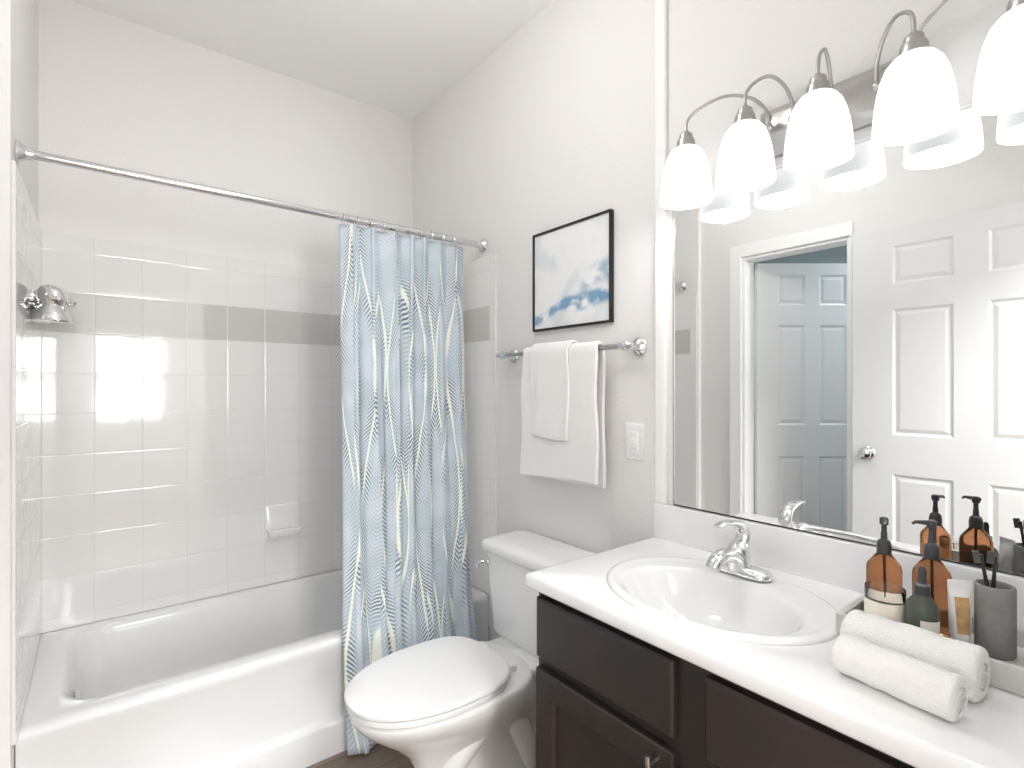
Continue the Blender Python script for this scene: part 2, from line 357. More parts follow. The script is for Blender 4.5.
# six panel doors -----------------------------------------------------
def door_leaf(wid, hei, thk=0.035):
    """u 0..wid, v 0..thk, z 0..hei"""
    st = wid*0.186; mid = wid*0.127; pw = (wid-2*st-mid)/2
    us = [0, st, st+pw, st+pw+mid, wid-st, wid]
    zs = [0, 0.22, 0.885, 1.065, 1.64, 1.755, 1.93, hei]
    bm = BM(); panels = []
    for vv in (0.0, thk):
        g = [[bm.verts.new((u_, vv, z_)) for z_ in zs] for u_ in us]
        for i in range(5):
            for j in range(7):
                q = (g[i][j], g[i+1][j], g[i+1][j+1], g[i][j+1])
                if vv > 0: q = tuple(reversed(q))
                f = bm.faces.new(q)
                if i in (1, 3) and j in (1, 3, 5): panels.append(f)
        if vv == 0.0: g0 = g
    g1 = g
    for j in range(7):
        bm.faces.new((g0[0][j+1], g1[0][j+1], g1[0][j], g0[0][j])); bm.faces.new((g0[5][j], g1[5][j], g1[5][j+1], g0[5][j+1]))
    for i in range(5):
        bm.faces.new((g0[i][0], g1[i][0], g1[i+1][0], g0[i+1][0])); bm.faces.new((g0[i+1][7], g1[i+1][7], g1[i][7], g0[i][7]))
    bmesh.ops.recalc_face_normals(bm, faces=bm.faces)
    bmesh.ops.inset_individual(bm, faces=panels, thickness=0.014, depth=-0.006)
    bmesh.ops.inset_individual(bm, faces=panels, thickness=0.006, depth=0.0)
    bmesh.ops.inset_individual(bm, faces=panels, thickness=0.022, depth=0.004)
    return bm
def place(bm, o, ang):
    bm.transform(Matrix.Translation(o) @ Matrix.Rotation(ang, 4, 'Z')); return bm
def knob_bm(c, d):
    return lathe(BM(), [(0.0005, 0), (0.031, 0), (0.031, 0.004), (0.026, 0.009), (0.011, 0.012), (0.010, 0.022), (0.016, 0.026), (0.025, 0.033), (0.0275, 0.041), (0.025, 0.049), (0.016, 0.054), (0.0005, 0.056)], c, d)
# bathroom door, swung back along the left wall; hinge near the doorway
dr = thing('door_1', (-1.533, 0.103, 0.012), 'white six-panel door with a round chrome knob, large in the mirror', 'door', kind='structure')
obj('door_leaf', place(door_leaf(0.877, 2.018), (-1.515, 0.103, 0.012), PI/2), m_door, dr, smooth=False)
obj('door_knob', knob_bm((-1.515, 0.915, 0.985), (1, 0, 0)), m_chrome, dr)
for zz in (0.25, 1.0, 1.78):
    obj('hinge', tube(BM(), [(-1.512, 0.098, zz), (-1.512, 0.098, zz+0.09)], 0.006), m_nickel, dr)
# door of the neighbouring hall, half open
HANG = math.atan2(-0.618, -0.786)
hp = Vector((LX-T-0.005, HY1-0.018, 0.012))
d2 = thing('door_2', tuple(hp), 'pale six-panel door standing half open inside the doorway in the mirror', 'door', kind='structure')
obj('door_leaf', place(door_leaf(0.63, 1.995), hp, HANG), m_door, d2, smooth=False)
for zz in (0.22, 0.98, 1.74):
    obj('hinge', tube(BM(), [(hp.x+0.012, hp.y+0.006, zz), (hp.x+0.012, hp.y+0.006, zz+0.09)], 0.007), m_trim, d2)

# ------------------------------------------------------------------ bathtub
tubr = thing('bathtub', (-0.76, 2.22, 0), 'white alcove bathtub with a plain apron below the tiles', 'bathtub')
bm = BM(); F = 1.885; BK = YB-0.002; L0, R0 = -W+0.002, -0.002
rings = [rrect(L0, R0, F-0.042, BK, 0.0, 0.004), rrect(L0, R0, F-0.034, BK, 0.100, 0.004), rrect(L0, R0, F-0.030, BK, 0.106, 0.004), rrect(L0, R0, F-0.008, BK, 0.113, 0.004), rrect(L0, R0, F-0.004, BK, 0.120, 0.004), rrect(L0, R0, F-0.002, BK, 0.335, 0.004),
         rrect(L0, R0, F-0.004, BK, 0.350, 0.004), rrect(L0, R0, F-0.006, BK, 0.368, 0.006), rrect(L0+.002, R0-.002, F-0.003, BK-.001, 0.380, 0.008), rrect(L0+.004, R0-.004, F+0.006, BK-.002, 0.388, 0.010), rrect(L0+.012, R0-.012, F+0.018, BK-.010, 0.391, 0.012)]
def basin(dx0, dx1, dy0, dy1, z, r): return rrect(L0+dx0, R0-dx1, F+dy0, BK-dy1, z, r)
rings += [basin(.075, .075, .070, .034, .389, .11), basin(.088, .090, .080, .044, .380, .13), basin(.100, .115, .090, .052, .345, .14), basin(.120, .20, .10, .070, .22, .15),
          basin(.145, .27, .115, .09, .12, .15), basin(.19, .34, .15, .13, .075, .13), basin(.28, .42, .21, .20, .062, .10)]
loft(bm, rings, True, True)
obj('tub_shell', bm, m_tub, tubr, ang=42)
obj('overflow_plate', lathe(BM(), [(0.001, 0), (0.034, 0), (0.034, 0.004), (0.026, 0.009), (0.001, 0.011)], (-W+0.1165, 2.24, 0.27), (1, 0, 0.1)), m_chrome, tubr)
obj('drain', lathe(BM(), [(0.001, 0.0), (0.03, 0.0), (0.03, 0.004), (0.001, 0.006)], (-W+0.36, 2.24, 0.0615)), m_chrome, tubr)

# soap dish set in the tiles
sd = thing('soap_dish', (-0.68, YB-TH, 0.62), 'small white ceramic soap dish on the tiles left of the curtain', 'soap dish')
bm = BM(); xs0, xs1 = -0.755, -0.605
rg = []
for yy, ins in ((YB-TH, 0.0), (YB-TH-0.010, 0.0), (YB-TH-0.014, 0.006)):
    rg.append([(p[0], yy, p[1]) for p in rrect(xs0+ins, xs1-ins, 0.60+ins, 0.75-ins, 0, 0.012)])
loft(bm, rg); obj('back_plate', bm, m_porc, sd)
bm = BM(); rg = []
for zz, d, i_ in ((0.605, 0.02, 0.03), (0.615, 0.05, 0.012), (0.64, 0.068, 0.004), (0.652, 0.07, 0.003), (0.652, 0.060, 0.013), (0.632, 0.052, 0.02)):
    rg.append(rrect(xs0+i_, xs1-i_, YB-TH-0.012-d, YB-TH-0.012, zz, 0.012 if d > 0.03 else 0.009))
loft(bm, rg); obj('dish', bm, m_porc, sd)

# shower head ---------------------------------------------------------
sh = thing('wall_shower', (-W+TH, 2.24, 1.575), 'chrome bell-shaped shower head on the tiled wall at far left', 'shower head')
obj('flange', lathe(BM(), [(0.001, 0), (0.032, 0), (0.030, 0.006), (0.014, 0.014), (0.001, 0.016)], (-W+TH, 2.24, 1.575), (1, 0, 0)), m_chrome, sh)
obj('shower_arm', tube(BM(), smoothpath([(-W+0.011, 2.24, 1.575), (-W+0.04, 2.24, 1.578), (-W+0.085, 2.24, 1.576), (-W+0.108, 2.24, 1.570)]), 0.0105, 14), m_chrome, sh)
obj('swivel', lathe(BM(), [(0.001, 0), (0.011, 0.001), (0.014, 0.006), (0.014, 0.016), (0.010, 0.021), (0.001, 0.022)], (-W+0.095, 2.24, 1.573), (1, 0, -0.25)), m_chrome, sh)
obj('spray_head', lathe(BM(), [(0.001, 0.050), (0.014, 0.049), (0.028, 0.042), (0.038, 0.028), (0.043, 0.010), (0.044, 0.0), (0.038, -0.008), (0.034, -0.016), (0.042, -0.030), (0.055, -0.050), (0.059, -0.064), (0.056, -0.070), (0.052, -0.067), (0.001, -0.065)], (-W+0.055, 2.24, 1.575), (0.04, 0, 1), 36), m_chrome, sh)

# ------------------------------------------------------------------ curtain rod and curtain
ZR, YR = 1.927, 1.924
rod = thing('shower_curtain_rod', (-0.762, YR, ZR), 'long chrome shower curtain rod spanning the tub', 'curtain rod')
obj('bar', tube(BM(), [(-W+0.012, YR, ZR), (-0.9, YR, ZR), (-0.012, YR, ZR)], 0.0125, 16), m_rod, rod)
obj('bar_sleeve', tube(BM(), [(-0.62, YR, ZR), (-0.02, YR, ZR)], 0.0138, 16), m_rod, rod)
for xe, dx in ((-W+0.0005, 1), (-0.0005, -1)):
    obj('flange', lathe(BM(), [(0.001, 0), (0.031, 0), (0.031, 0.005), (0.024, 0.014), (0.017, 0.020), (0.016, 0.034), (0.001, 0.034)], (xe, YR, ZR), (dx, 0, 0)), m_chrome, rod)

cur = thing('shower_curtain', (-0.40, YR, 0.03), 'pale blue shower curtain with feather strokes and wavy cream lines', 'shower curtain')
bm = BM(); uvl = bm.loops.layers.uv.new('UVMap')
NU, NV = 260, 70; ztop, zbot = 1.905, 0.012
def curt(s, t):
    z = ztop + (zbot-ztop)*t
    f = 7.5
    warp = s + 0.018*math.sin(2*PI*(1.7*s+0.35*t)) + 0.010*math.sin(2*PI*(3.1*s+0.8*t+0.3))
    xl = -0.652 - 0.010*t - 0.016*math.sin(PI*t)**2*0; xr = -0.092 - 0.034*t - 0.004*math.sin(PI*t*2)
    x = xl + (xr-xl)*s + (0.012+0.008*t)*math.sin(4*PI*f*warp)
    k = min(1.0, max(0.0, (1.90-z)/(1.90-0.45))); yc = YR - 0.074*k - 0.070*max(0.0, (0.45-z)/0.45)
    amp = (0.021 + 0.006*math.sin(5*s+2*t)) * (1.0 - 0.20*k)
    y = yc + amp*math.sin(2*PI*f*warp + 0.5*math.sin(3*t))
    return Vector((x, y, z))
g = [[bm.verts.new(curt(i/NU, j/NV)) for j in range(NV+1)] for i in range(NU+1)]
ulen = [0.0]
for i in range(NU): ulen.append(ulen[-1]+(g[i+1][NV//2].co-g[i][NV//2].co).length)
for i in range(NU):
    for j in range(NV):
        f = bm.faces.new((g[i][j], g[i+1][j], g[i+1][j+1], g[i][j+1]))
        for l, (a, b2) in zip(f.loops, ((i, j), (i+1, j), (i+1, j+1), (i, j+1))):
            l[uvl].uv = (ulen[a], 1.905-(1.893*b2/NV))
CURT_U = ulen[-1]
cl = obj('cloth', bm, m_curt, cur, ang=180, weld=False)
sm = cl.modifiers.new('thickness', 'SOLIDIFY'); sm.thickness = 0.0016; sm.offset = 0
for k in range(10):
    xk = -0.635 + 0.475*k/9
    bm = BM(); pts = [(xk+0.002*math.sin(a*1.0), YR+0.0195*math.sin(a), ZR-0.006+0.022*math.cos(a)) for a in [2*PI*i/20 for i in range(21)]]
    tube(bm, pts, 0.0014, 6); obj('curtain_ring', bm, m_chrome, cur)

# ------------------------------------------------------------------ towel bar and towels
ZBAR, XB = 1.425, -0.062
tb = thing('towel_bar', (0, 1.37, ZBAR), 'silver towel bar with round wall flanges beneath the picture', 'towel bar')
obj('bar', tube(BM(), [(XB, 1.035, ZBAR), (XB, 1.735, ZBAR)], 0.0085, 14), m_nickel, tb)
for yy in (1.063, 1.70):
    obj('wall_post', lathe(BM(), [(0.001, 0), (0.029, 0), (0.030, 0.004), (0.026, 0.010), (0.014, 0.017), (0.010, 0.028), (0.010, 0.045), (0.015, 0.052), (0.0165, 0.062), (0.0145, 0.072), (0.006, 0.077), (0.001, 0.078)], (-0.0005, yy, ZBAR), (-1, 0, 0)), m_chrome, tb)
    for sgn in (-1, 1):
        obj('collar', lathe(BM(), [(0.001, 0), (0.0155, 0), (0.014, 0.006), (0.0105, 0.014), (0.0105, 0.020), (0.001, 0.021)], (XB, yy+sgn*0.008, ZBAR), (0, sgn, 0)), m_chrome, tb)

def hanging(name, y0, y1, zf, zb, rad, thk, label, seed, skew=0.0):
    """cloth over the bar; front drop to zf, back drop to zb"""
    bm = BM(); n = 44; prof = []
    for k in range(26): prof.append((-1, zf+(ZBAR-zf)*k/25))
    arc = [(math.cos(a), math.sin(a)) for a in [PI-PI*i/10 for i in range(1, 10)]]
    rows = []
    for i in range(n+1):
        s = i/n; y = y0+(y1-y0)*s; row = []
        for k in range(26):
            z = zf+(ZBAR-zf)*k/25; dn = (ZBAR-z)
            wv_ = 0.003*math.sin(s*6+seed)+0.0012*math.sin(s*15+seed*2+z*6)
            row.append(Vector((XB-rad-wv_*min(1, dn*6)-0.002, y+skew*dn*(s-0.5)*0.4+0.004*math.sin(z*20+seed), z + (0.008*math.sin(s*3+seed) if k == 0 else 0))))
        for cx_, cz_ in arc: row.append(Vector((XB+rad*cx_, y, ZBAR+rad*cz_)))
        for k in range(26):
            z = ZBAR+(zb-ZBAR)*k/25; dn = ZBAR-z
            row.append(Vector((min(XB+rad+0.004*math.sin(s*8+seed)*min(1, dn*6), -0.018), y+0.003*math.sin(z*17), z)))
        rows.append([bm.verts.new(p) for p in row])
    for i in range(n):
        for k in range(len(rows[0])-1): bm.faces.new((rows[i][k], rows[i+1][k], rows[i+1][k+1], rows[i][k+1]))
    o = obj(name, bm, m_towel_w, None, loc=(XB, (y0+y1)/2, ZBAR), ang=180)
    md = o.modifiers.new('thickness', 'SOLIDIFY'); md.thickness = thk; md.offset = 1 if False else 0
    md = o.modifiers.new('round', 'BEVEL'); md.width = thk*0.4; md.segments = 2; md.limit_method = 'ANGLE'
    return tag(o, label, 'towel')
hanging('bath_towel', 1.172, 1.545, 0.972, 0.962, 0.0165, 0.012, 'large white bath towel folded over the towel bar', 1.3, 0.12)
hanging('hand_towel', 1.290, 1.488, 1.118, 1.15, 0.0300, 0.008, 'small white hand towel layered over the larger bath towel', 4.0, -0.02)

# ------------------------------------------------------------------ picture
pc = Vector((-0.001, 1.3665, 1.70)); hw_, hh_ = 0.1995, 0.188
pic = thing('framed_picture', tuple(pc), 'thin black-framed blue watercolour hanging over the towel bar', 'picture')
bm = BM()
for (ya, yb, za, zb_) in ((-hw_, hw_, hh_-0.008, hh_), (-hw_, hw_, -hh_, -hh_+0.008), (-hw_, -hw_+0.008, -hh_+0.008, hh_-0.008), (hw_-0.008, hw_, -hh_+0.008, hh_-0.008)):
    box(bm, pc.x-0.017, pc.x, pc.y+ya, pc.y+yb, pc.z+za, pc.z+zb_, 0.0008, 1)
obj('frame', bm, m_frame, pic)
obj('artwork', box(BM(), pc.x-0.011, pc.x-0.002, pc.y-hw_+0.0075, pc.y+hw_-0.0075, pc.z-hh_+0.0075, pc.z+hh_-0.0075), m_art, pic, smooth=False)

# ------------------------------------------------------------------ wall outlet
oc = Vector((-0.0005, 1.079, 1.122))
ou = thing('wall_outlet', tuple(oc), 'white electrical outlet plate left of the mirror', 'outlet')
bm = BM(); rg = []
for xx, i_ in ((0, 0), (-0.004, 0), (-0.0065, 0.003)): rg.append([(oc.x+xx, p[0], p[1]) for p in rrect(oc.y-0.0365+i_, oc.y+0.0365-i_, oc.z-0.059+i_, oc.z+0.059-i_, 0, 0.006)])
loft(bm, rg); obj('cover_plate', bm, m_plastic, ou)
obj('receptacle', box(BM(), oc.x-0.0085, oc.x-0.005, oc.y-0.0165, oc.y+0.0165, oc.z-0.034, oc.z+0.034, 0.001), m_trim, ou)
for dz in (-0.021, 0.021):
    for dy in (-0.006, 0.006): obj('slot', box(BM(), oc.x-0.0088, oc.x-0.0080, oc.y+dy-0.001, oc.y+dy+0.001, oc.z+dz-0.004, oc.z+dz+0.004), m_conc, ou, smooth=False)
for dz in (-0.0045, 0.0045): obj('button', box(BM(), oc.x-0.0095, oc.x-0.0082, oc.y-0.008, oc.y+0.008, oc.z+dz-0.003, oc.z+dz+0.003, 0.0004), m_tube, ou)
for dz in (-0.048, 0.048): obj('screw', lathe(BM(), [(0.0002, 0), (0.003, 0), (0.0025, 0.001), (0.0002, 0.0012)], (oc.x-0.0062, oc.y, oc.z+dz), (-1, 0, 0), 12), m_trim, ou)

# ------------------------------------------------------------------ toilet
TY = 1.410
to = thing('toilet', (-0.40, TY, 0), 'white two-piece toilet with closed lid between tub and vanity', 'toilet')
def egg(xf, xb, hw, z, pf=2.1, pb=3.2, n=48, cx=None, hb=None):
    if cx is None: cx = xb - (xb-xf)*0.42
    pts = []
    for i in range(n):
        a = 2*PI*i/n; c_, s_ = math.cos(a), math.sin(a)
        p = pb if c_ > 0 else pf; ax_ = (xb-cx) if c_ > 0 else (cx-xf)
        pts.append((cx+ax_*math.copysign(abs(c_)**(2/p), c_), TY+hw*math.copysign(abs(s_)**(2/p), s_), z))
    return pts
bm = BM()
loft(bm, [egg(-.640, -.170, .118, 0.0, 2.4, 3), egg(-.642, -.168, .120, .012, 2.4, 3), egg(-.630, -.170, .110, .040, 2.4, 3), egg(-.605, -.165, .092, .090, 2.2, 2.6), egg(-.605, -.165, .088, .150), egg(-.635, -.165, .104, .210),
          egg(-.695, -.175, .134, .265, 2.1, 2.8), egg(-.752, -.190, .164, .312, 2.1, 2.8), egg(-.790, -.210, .181, .350, 2.1, 2.9), egg(-.802, -.225, .186, .373, 2.1, 3), egg(-.800, -.230, .184, .386, 2.1, 3), egg(-.790, -.240, .176, .391, 2.1, 3)])
loft(bm, [rrect(-.30, -.07, TY-.07, TY+.07, .02, .04), rrect(-.32, -.06, TY-.075, TY+.075, .22, .04), rrect(-.36, -.045, TY-.105, TY+.105, .34, .03), rrect(-.38, -.040, TY-.124, TY+.124, .372, .02), rrect(-.38, -.042, TY-.123, TY+.123, .385, .02), rrect(-.37, -.048, TY-.116, TY+.116, .3895, .018)])
for sg in (-1, 1):       # the trapway bulging on each side
    pth = smoothpath([(-.545, TY+sg*.055, .11), (-.500, TY+sg*.070, .19), (-.430, TY+sg*.080, .262), (-.345, TY+sg*.080, .270), (-.285, TY+sg*.078, .205), (-.245, TY+sg*.075, .12), (-.23, TY+sg*.07, .03)], 6)
    tube(bm, pth, [0.030+0.016*math.sin(PI*i/(len(pth)-1)) for i in range(len(pth))], 16)
obj('bowl', bm, m_porc, to, ang=60)
for sg in (-1, 1):
    obj('bolt_cap', lathe(BM(), [(0.013, 0), (0.013, 0.006), (0.009, 0.014), (0.001, 0.017)], (-.335, TY+sg*.098, 0.028), (0, sg*0.3, 1), 16), m_porc, to)
bm = BM(); loft(bm, [egg(-.803, -.338, .180, .392, 2.15, 2.9), egg(-.808, -.334, .184, .396, 2.15, 2.9), egg(-.808, -.334, .184, .406, 2.15, 2.9), egg(-.803, -.338, .180, .410, 2.15, 2.9)])
obj('seat', bm, m_plastic, to, ang=40)
bm = BM(); loft(bm, [egg(-.806, -.330, .182, .4125, 2.15, 3.2), egg(-.813, -.326, .186, .416, 2.15, 3.2), egg(-.813, -.326, .186, .424, 2.15, 3.2), egg(-.806, -.331, .181, .430, 2.15, 3.2), egg(-.75, -.35, .150, .4325, 2.15, 3.2), egg(-.65, -.40, .09, .434, 2.15, 3.2)])
obj('lid', bm, m_plastic, to, ang=40)
for sg in (-1, 1):
    obj('hinge_cap', box(BM(), -.335, -.298, TY+sg*.078-.022, TY+sg*.078+.022, .389, .412, .006), m_plastic, to)
bm = BM(); loft(bm, [rrect(-.195, -.035, TY-.165, TY+.165, .388, .03), rrect(-.205, -.03, TY-.180, TY+.180, .408, .035), rrect(-.213, -.026, TY-.192, TY+.192, .55, .035), rrect(-.220, -.022, TY-.208, TY+.208, .690, .035)])
obj('tank', bm, m_porc, to, ang=50)
bm = BM(); loft(bm, [rrect(-.226, -.018, TY-.214, TY+.214, .690, .038), rrect(-.234, -.012, TY-.222, TY+.222, .697, .042), rrect(-.234, -.012, TY-.222, TY+.222, .718, .042), rrect(-.230, -.015, TY-.218, TY+.218, .728, .040), rrect(-.216, -.026, TY-.200, TY+.200, .735, .036), rrect(-.19, -.05, TY-.17, TY+.17, .738, .03)])
obj('tank_lid', bm, m_porc, to, ang=50)
bm = BM(); lathe(bm, [(0.001, 0), (0.014, 0), (0.014, 0.006), (0.008, 0.012), (0.001, 0.013)], (-.2170, TY+.175, .655), (-1, 0, 0), 20)
tube(bm, smoothpath([(-.230, TY+.175, .655), (-.246, TY+.178, .655), (-.250, TY+.192, .648), (-.247, TY+.203, .628)], 5), [0.006]*6+[0.0055]*5+[0.007]*5, 10)
obj('flush_lever', bm, m_chrome, to)
# supply valve
sv = thing('supply_valve', (0, 1.575, 0.14), 'small white water supply valve and hose under the toilet tank', 'valve')
obj('wall_flange', lathe(BM(), [(0.001, 0), (0.028, 0), (0.022, 0.006), (0.009, 0.010), (0.001, 0.011)], (-0.0005, 1.56, 0.14), (-1, 0, 0)), m_chrome, sv)
obj('valve_body', lathe(BM(), [(0.001, 0), (0.009, 0), (0.009, 0.03), (0.013, 0.034), (0.013, 0.055), (0.001, 0.056)], (-0.008, 1.56, 0.14), (-1, 0, 0)), m_plastic, sv)
obj('valve_handle', lathe(BM(), [(0.001, 0), (0.008, 0), (0.020, 0.003), (0.022, 0.010), (0.018, 0.018), (0.001, 0.020)], (-0.064, 1.56, 0.14), (-1, 0, 0)), m_plastic, sv)
obj('hose', tube(BM(), smoothpath([(-0.052, 1.56, 0.153), (-0.055, 1.560, 0.20), (-0.075, 1.55, 0.27), (-0.095, 1.535, 0.34), (-0.10, 1.53, 0.398)], 6), 0.0065, 12), m_braid, sv)
obj('hose_nut', lathe(BM(), [(0.001, 0), (0.017, 0), (0.019, 0.012), (0.012, 0.026), (0.001, 0.027)], (-0.10, 1.53, 0.372)), m_plastic, sv)

# ------------------------------------------------------------------ vanity cabinet
CX, CY0, CY1, CZ = -0.492, 0.052, 0.985, 0.802
va = thing('vanity_cabinet', (-0.25, 0.52, 0), 'dark espresso wood vanity cabinet under the white countertop', 'cabinet')
bm = BM()
box(bm, CX, CX+0.018, CY0, CY1, 0.10, CZ, 0.0015, 1); box(bm, CX+0.018, -0.002, CY0, CY0+0.016, 0.10, CZ, 0.0015, 1); box(bm, CX+0.018, -0.002, CY1-0.016, CY1, 0.10, CZ, 0.0015, 1); box(bm, CX+0.018, -0.002, CY0+0.016, CY1-0.016, 0.10, 0.116)
box(bm, -0.014, -0.002, CY0+0.016, CY1-0.016, 0.116, CZ)
box(bm, CX+0.06, -0.002, CY0+0.005, CY1-0.005, 0.0, 0.10)
obj('carcass', bm, m_cab, va, ang=30)
def slab(y0, y1, z0, z1):
    bm = BM(); rg = []
    for xx, i_ in ((CX-0.0005, 0), (CX-0.014, 0), (CX-0.019, 0.005), (CX-0.019, 0.0052)):
        rg.append([(xx, p[0], p[1]) for p in rrect(y0+i_, y1-i_, z0+i_, z1-i_, 0, 0.001, 1)])
    return loft(bm, rg)
def shaker(y0, y1, z0, z1, fr=0.056):
    bm = BM()
    def quadloop(x, i): return [(x, y0+i, z0+i), (x, y1-i, z0+i), (x, y1-i, z1-i), (x, y0+i, z1-i)]
    return loft(bm, [quadloop(CX-0.0005, 0), quadloop(CX-0.016, 0), quadloop(CX-0.019, 0.003), quadloop(CX-0.019, fr), quadloop(CX-0.017, fr+0.003), quadloop(CX-0.009, fr+0.007)])
def handle(parent, y, z0, z1):
    h = obj('handle', tube(BM(), [(CX-0.050, y, z0), (CX-0.050, y, z1)], 0.0055, 14), m_nickel, parent)
    for zz in (z0+0.018, z1-0.018): obj('handle_post', tube(BM(), [(CX-0.018, y, zz), (CX-0.050, y, zz)], 0.0042, 10), m_nickel, va)
    return h
tag(obj('drawer_front', slab(0.585, 0.975, 0.640, 0.785), m_cab, va, ang=20))
obj('drawer_front', slab(0.08, 0.520, 0.640, 0.785), m_cab, va, ang=20)
dA = obj('cabinet_door', shaker(0.585, 0.975, 0.125, 0.613), m_cab, va, ang=20)
dB = obj('cabinet_door', shaker(0.08, 0.520, 0.125, 0.613), m_cab, va, ang=20)
handle(dA, 0.616, 0.482, 0.608); handle(dB, 0.475, 0.475, 0.600)

# ------------------------------------------------------------------ countertop with an oval cut-out, sink, faucet
ZK = 0.840; KX0, KX1, KY0, KY1 = -0.521, -0.0005, 0.0505, 1.000
SC = Vector((-0.284, 0.640)); SA, SB = 0.198, 0.252            # sink centre, outer radii (x, y)
ct = thing('countertop', (-0.26, 0.52, ZK), 'glossy white marble-look countertop with backsplash holding the oval sink', 'countertop')
def rectloop(i, z, N=96, front=None):
    x0, x1, y0, y1 = KX0+i, KX1, KY0, KY1-i
    corners = [math.atan2(yy-SC.y, xx-SC.x) % (2*PI) for xx, yy in ((KX1, KY1), (KX0, KY1), (KX0, KY0), (KX1, KY0))]
    angs = [2*PI*k/N for k in range(N)]
    for c_ in corners:
        j = min(range(N), key=lambda q: abs(angs[q]-c_)); angs[j] = c_
    pts = []
    for a in angs:
        dx, dy = math.cos(a), math.sin(a)
        t = min(((KX1 if dx > 0 else KX0)-SC.x)/dx if abs(dx) > 1e-9 else 9, ((KY1 if dy > 0 else KY0)-SC.y)/dy if abs(dy) > 1e-9 else 9)
        px_, py_ = SC.x+dx*t, SC.y+dy*t
        px_ = max(px_, x0); py_ = min(py_, y1)
        pts.append((px_, py_, z))
    return pts, angs
_, ANG = rectloop(0, 0)
def ell(a_, b_, z, cx=SC.x, cy=SC.y, p=2.0):
    return [(cx+a_*math.cos(a), cy+b_*math.sin(a), z) for a in ANG]
bm = BM()
loft(bm, [ell(SA-.018, SB-.018, ZK-.037), ell(SA-.018, SB-.018, ZK), rectloop(0.012, ZK)[0], rectloop(0.005, ZK-0.0015)[0], rectloop(0.0015, ZK-0.005)[0], rectloop(0, ZK-0.012)[0], rectloop(0, ZK-0.030)[0], rectloop(0.002, ZK-0.035)[0], rectloop(0.006, ZK-.037)[0], ell(SA-.018, SB-.018, ZK-.037)], False, False)
obj('slab', bm, m_marble, ct, ang=50)
bm = BM(); box(bm, -0.020, -0.0005, KY0, 0.994, ZK-0.0005, 0.945, 0.0035)
obj('backsplash', bm, m_marble, ct)
sk = thing('sink', (SC.x, SC.y, ZK), 'white oval drop-in sink in the countertop', 'sink')
bm = BM()
IC = SC.x-0.030
prof = [(SA, SB, 0.0, SC.x), (SA, SB, .003, SC.x), (SA-.003, SB-.003, .007, SC.x), (SA-.009, SB-.009, .0095, SC.x), (SA-.016, SB-.016, .0095, SC.x), (SA-.024, SB-.024, .0075, SC.x-.003),
        (SA-.036, SB-.034, .006, SC.x-.012), (.157, .204, .005, IC), (.150, .197, .002, IC), (.143, .190, -.006, IC), (.133, .179, -.022, IC), (.119, .162, -.048, IC), (.098, .134, -.076, IC), (.068, .094, -.098, IC), (.038, .05, -.109, IC), (.022, .022, -.111, IC)]
loft(bm, [ell(a_, b_, ZK+.0003+dz, cx) for a_, b_, dz, cx in prof], False, True)
so = obj('basin', bm, m_porc, sk, ang=60)
obj('drain', lathe(BM(), [(0.001, 0), (0.021, 0), (0.021, 0.002), (0.014, 0.004), (0.001, 0.005)], (IC, SC.y, ZK-.1105)), m_chrome, sk)

FX, FY, FZ = -0.130, 0.662, ZK+0.010
fa = thing('faucet', (FX, FY, FZ), 'chrome single-lever faucet at the back of the oval sink', 'faucet')
bm = BM(); rg = []
for zz, s_ in ((FZ-0.0005, 1.0), (FZ+0.008, 1.0), (FZ+0.014, 0.90), (FZ+0.018, 0.70)):
    rg.append([(FX+(p[0])*s_, FY+(p[1])*(s_ if s_ > .9 else (s_+0.04)), zz) for p in rrect(-0.027, 0.027, -0.078, 0.078, 0, 0.0265, 8)])
loft(bm, rg); obj('base_plate', bm, m_chrome, fa, ang=50)
bm = BM(); lathe(bm, [(0.030, 0), (0.0285, 0.012), (0.026, 0.030), (0.025, 0.048), (0.022, 0.056), (0.012, 0.061), (0.001, 0.062)], (FX, FY, FZ+.010), (-0.06, 0, 1), 28)
obj('body', bm, m_chrome, fa, ang=60)
bm = BM(); pth = smoothpath([(FX-.005, FY, FZ+.030), (FX-.04, FY, FZ+.050), (FX-.075, FY, FZ+.054), (FX-.105, FY, FZ+.046), (FX-.118, FY, FZ+.032)], 6)
rg = []
for i, p in enumerate(pth):
    t = (pth[min(i+1, len(pth)-1)]-pth[max(i-1, 0)]).normalized(); nn = Vector((t.z, 0, -t.x)); f_ = i/(len(pth)-1)
    w_, h_ = 0.022-0.006*f_, 0.016-0.004*f_
    rg.append([tuple(p+Vector((0, 1, 0))*w_*math.cos(a)+nn*h_*math.sin(a)) for a in [2*PI*k/18 for k in range(18)]])
loft(bm, rg); obj('spout', bm, m_chrome, fa, ang=60)
bm = BM(); pth = smoothpath([(FX+.010, FY, FZ+.062), (FX+.018, FY-.001, FZ+.090), (FX+.002, FY, FZ+.112), (FX-.030, FY, FZ+.123), (FX-.066, FY+.001, FZ+.126), (FX-.088, FY+.002, FZ+.122)], 6)
rg = []
for i, p in enumerate(pth):
    t = (pth[min(i+1, len(pth)-1)]-pth[max(i-1, 0)]).normalized(); nn = Vector((t.z, 0, -t.x)); f_ = i/(len(pth)-1)
    w_ = 0.019-0.006*f_ ; h_ = 0.011*(1-f_)**1.2+0.0032
    rg.append([tuple(p+Vector((0, 1, 0))*w_*math.cos(a)+nn*h_*math.sin(a)) for a in [2*PI*k/18 for k in range(18)]])
loft(bm, rg); lathe(bm, [(0.024, 0), (0.0235, 0.008), (0.018, 0.016), (0.001, 0.020)], (FX, FY, FZ+.056), (0, 0, 1), 24)
lv = obj('lever', bm, m_chrome, fa, ang=60)
